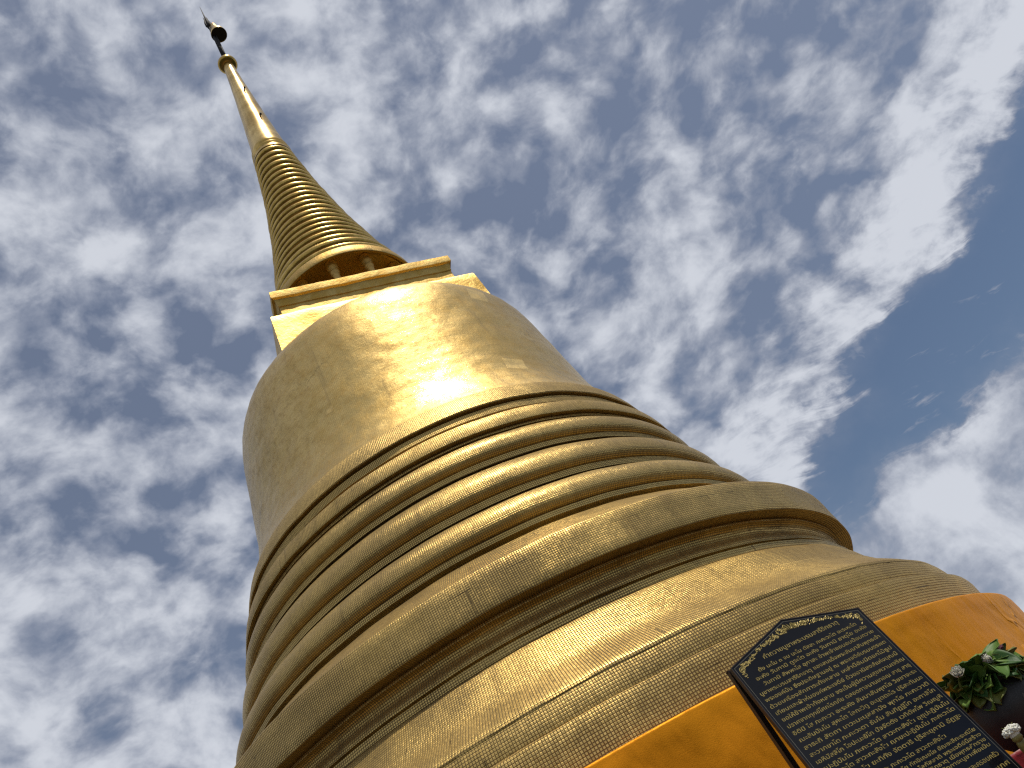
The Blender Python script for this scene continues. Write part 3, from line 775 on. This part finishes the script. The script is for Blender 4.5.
# ------------------------------------------------------------------ ground
def ground_mat():
    m, nt, p = new_mat('terrace_tiles')
    tc = nt.node('ShaderNodeTexCoord'); ob = tc.outputs['Object']
    br = nt.node('ShaderNodeTexBrick', offset=0., ins={'Vector': ob, 'Scale': 1., 'Mortar Size': .006, 'Brick Width': .3, 'Row Height': .3, 'Color1': (.13, .095, .06, 1), 'Color2': (.16, .115, .075, 1), 'Mortar': (.09, .075, .06, 1)})
    n = nt.noise(ob, 1.5, 6, .6)
    c = nt.mix(nt.ramp(n.outputs[0], .4, .7, 0, .5), br.outputs[0], (.09, .07, .045, 1))
    setin(nt, p, Base_Color=c, Roughness=.7); p.inputs['Specular IOR Level'].default_value = .15; return m
def disc(name, r0, r1, z, mat, seg=128):
    bm = bmesh.new()
    if r0 == 0:
        bm.faces.new([bm.verts.new((r1 * math.cos(2 * math.pi * k / seg), r1 * math.sin(2 * math.pi * k / seg), z)) for k in range(seg)])
    return mesh_obj(name, bm, mat, None, False)
tag(disc('terrace_floor', 0, 13., 0, ground_mat()), kind='structure')
def city_mat():
    m, nt, p = new_mat('distant_ground')
    tc = nt.node('ShaderNodeTexCoord'); ob = tc.outputs['Object']
    v = nt.node('ShaderNodeTexVoronoi', ins={'Vector': ob, 'Scale': .03}); n = nt.noise(ob, .01, 5)
    c = nt.mix(nt.ramp(n.outputs[0], .45, .55), (.022, .032, .014, 1), (.055, .048, .04, 1))
    c = nt.mix(.3, c, v.outputs['Color'], 'MULTIPLY')
    setin(nt, p, Base_Color=c, Roughness=.9); p.inputs['Specular IOR Level'].default_value = .05; return m
tag(disc('ground', 0, 9000., -9.0, city_mat()), kind='structure')

# ------------------------------------------------------------------ sky
SUN_EL, SUN_AZ = 71., -40.       # azimuth measured from +X towards +Y
w = bpy.data.worlds.new('World'); sc.world = w; w.use_nodes = True
nt = NT(w.node_tree); nt.n.clear()
out = nt.n.new('ShaderNodeOutputWorld'); bg = nt.n.new('ShaderNodeBackground'); nt.l.new(bg.outputs[0], out.inputs[0])
SKYS = .115; bg.inputs['Strength'].default_value = SKYS
sky = nt.n.new('ShaderNodeTexSky'); sky.sky_type = 'NISHITA'; sky.sun_disc = False
sky.sun_elevation = R_(SUN_EL); sky.sun_rotation = R_(90 - SUN_AZ); sky.air_density = 1.0; sky.dust_density = 1.2; sky.ozone_density = 1.5
tc = nt.node('ShaderNodeTexCoord'); dirv = tc.outputs['Generated']
sp = nt.node('ShaderNodeSeparateXYZ', ins={0: dirv})
zc = nt.math('MAXIMUM', sp.outputs[2], .06)
px = nt.math('DIVIDE', sp.outputs[0], zc); py = nt.math('DIVIDE', sp.outputs[1], zc)
P = nt.node('ShaderNodeCombineXYZ', ins={0: px, 1: py, 2: 0.}).outputs[0]
warp = nt.noise(P, 1.6, 4, .55)
Pw = nt.vmath('ADD', P, nt.vmath('SCALE', nt.vmath('SUBTRACT', warp.outputs['Color'], (.5, .5, .5)), scale=.50))
wx = nt.node('ShaderNodeSeparateXYZ', ins={0: Pw})
n0 = nt.noise(dirv, 11., 8, .62)
X, Y = wx.outputs[0], wx.outputs[1]
# where the cloud sheet is closed (left and overhead), the long bright streak, the blue gap and the cumulus past it
edge = nt.math('SUBTRACT', X, nt.ramp(Y, 1.05, 1.9, 1.60, 1.13, smooth=False))       # > 0 : right of the streak
edge = nt.math('ADD', edge, nt.math('MULTIPLY', nt.math('SUBTRACT', n0.outputs[0], .5), .42))
gap = nt.ramp(edge, -.16, .16)
far = nt.math('ADD', Y, nt.math('MULTIPLY', X, .8))
cum = nt.ramp(nt.math('ADD', far, nt.math('MULTIPLY', nt.math('SUBTRACT', n0.outputs[0], .5), 1.6)), 3.45, 4.3)
gap = nt.math('MULTIPLY', gap, nt.math('SUBTRACT', 1.0, cum))
streak = nt.math('MULTIPLY', nt.ramp(nt.math('ABSOLUTE', nt.math('ADD', edge, .17)), .05, .30, 1., 0.), nt.math('SUBTRACT', 1.0, cum))
thin = nt.math('MULTIPLY', nt.ramp(nt.math('ABSOLUTE', nt.math('ADD', edge, .62)), .05, .38, 1., 0.), nt.ramp(Y, .8, 1.3))       # loose grey belt left of the streak
dw = nt.noise(dirv, 6., 3, .5)
dn = nt.vmath('ADD', dirv, nt.vmath('SCALE', nt.vmath('SUBTRACT', dw.outputs['Color'], (.5, .5, .5)), scale=.06))
dn = nt.vmath('MULTIPLY', dn, (1., 1., 1.45))
n1a = nt.noise(dn, 7.0, 9, .52, .0)     # big patches with frayed rims
n1b = nt.noise(dn, 15.0, 9, .52, .0)      # small cloudlets
n1 = nt.node('ShaderNodeMix', ins={0: .62, 2: n1a.outputs[0], 3: n1b.outputs[0]})
n2 = nt.noise(dn, 3.0, 3, .5)             # openings
rotp = nt.node('ShaderNodeMapping', ins={'Vector': Pw, 'Rotation': (0, 0, R_(-68)), 'Scale': (1.0, 3.2, 1.)})
n3 = nt.noise(rotp.outputs[0], 3.2, 8, .62)       # fibres along the streak
sm = nt.math('MULTIPLY', n1.outputs[0], 1.0)
dens = nt.math('ADD', sm, nt.math('MULTIPLY', nt.math('SUBTRACT', n2.outputs[0], .5), .30))
dens = nt.math('ADD', dens, nt.math('MULTIPLY', streak, nt.math('ADD', -.10, nt.math('MULTIPLY', n3.outputs[0], .46))))
dens = nt.math('SUBTRACT', dens, nt.math('MULTIPLY', gap, nt.ramp(n3.outputs[0], .46, .68, .27, .10)))
dens = nt.math('SUBTRACT', dens, nt.math('MULTIPLY', thin, .03))
n5 = nt.noise(dirv, 9., 9, .55, .2)
dens = nt.math('ADD', dens, nt.math('MULTIPLY', cum, nt.math('ADD', .05, nt.math('MULTIPLY', nt.math('SUBTRACT', nt.math('SUBTRACT', n5.outputs[0], n1.outputs[0]), -.06), .85))))
alpha = nt.ramp(dens, .35, .52)
alpha = nt.math('MAXIMUM', alpha, nt.math('MULTIPLY', nt.math('SUBTRACT', 1.0, gap), .34))
n4 = nt.noise(dn, 26., 8, .6)
bright = nt.ramp(nt.math('ADD', dens, nt.math('MULTIPLY', nt.math('SUBTRACT', n4.outputs[0], .5), .18)), .44, .66)
ccol = nt.mix(bright, (2.45, 2.75, 3.5, 1), (5.7, 5.95, 6.5, 1))
hs = nt.node('ShaderNodeHueSaturation', ins={'Saturation': 1.0, 'Value': .62, 'Color': sky.outputs[0]})
col = nt.mix(nt.math('MULTIPLY', alpha, .95), hs.outputs[0], ccol)
nt.l.new(col, bg.inputs['Color'])

sun = bpy.data.lights.new('sun', 'SUN'); sun.energy = 2.8; sun.angle = R_(.5); sun.color = (1.0, .93, .82)
so = bpy.data.objects.new('sun', sun); link(so)
sd = Vector((math.cos(R_(SUN_EL)) * math.cos(R_(SUN_AZ)), math.cos(R_(SUN_EL)) * math.sin(R_(SUN_AZ)), math.sin(R_(SUN_EL))))
so.rotation_euler = sd.to_track_quat('Z', 'Y').to_euler(); so.location = sd * 60

# ------------------------------------------------------------------ camera
cam = bpy.data.cameras.new('camera'); co = bpy.data.objects.new('camera', cam); link(co)
rt = Vector((.8831392489, .1884123122, -.4296112984)); up = Vector((.4485362612, -.6073879239, .6556638867)); fw = Vector((.1374055657, .7717387579, .6209178690))
mw = Matrix((rt, up, -fw)).transposed().to_4x4(); mw.translation = Vector((0, -D, ZC)); co.matrix_world = mw
cam.sensor_width = 36.; cam.lens = 800.127 / 1024 * 36; cam.clip_end = 20000.; cam.clip_start = .05
sc.camera = co
sc.view_settings.view_transform = 'Standard'; sc.view_settings.look = 'None'; sc.view_settings.exposure = 0.; sc.view_settings.gamma = 1.
sc.cycles.max_bounces = 8; sc.cycles.glossy_bounces = 5; sc.cycles.sample_clamp_indirect = 6.
sc.cycles.use_denoising = False; sc.cycles.filter_width = 1.3
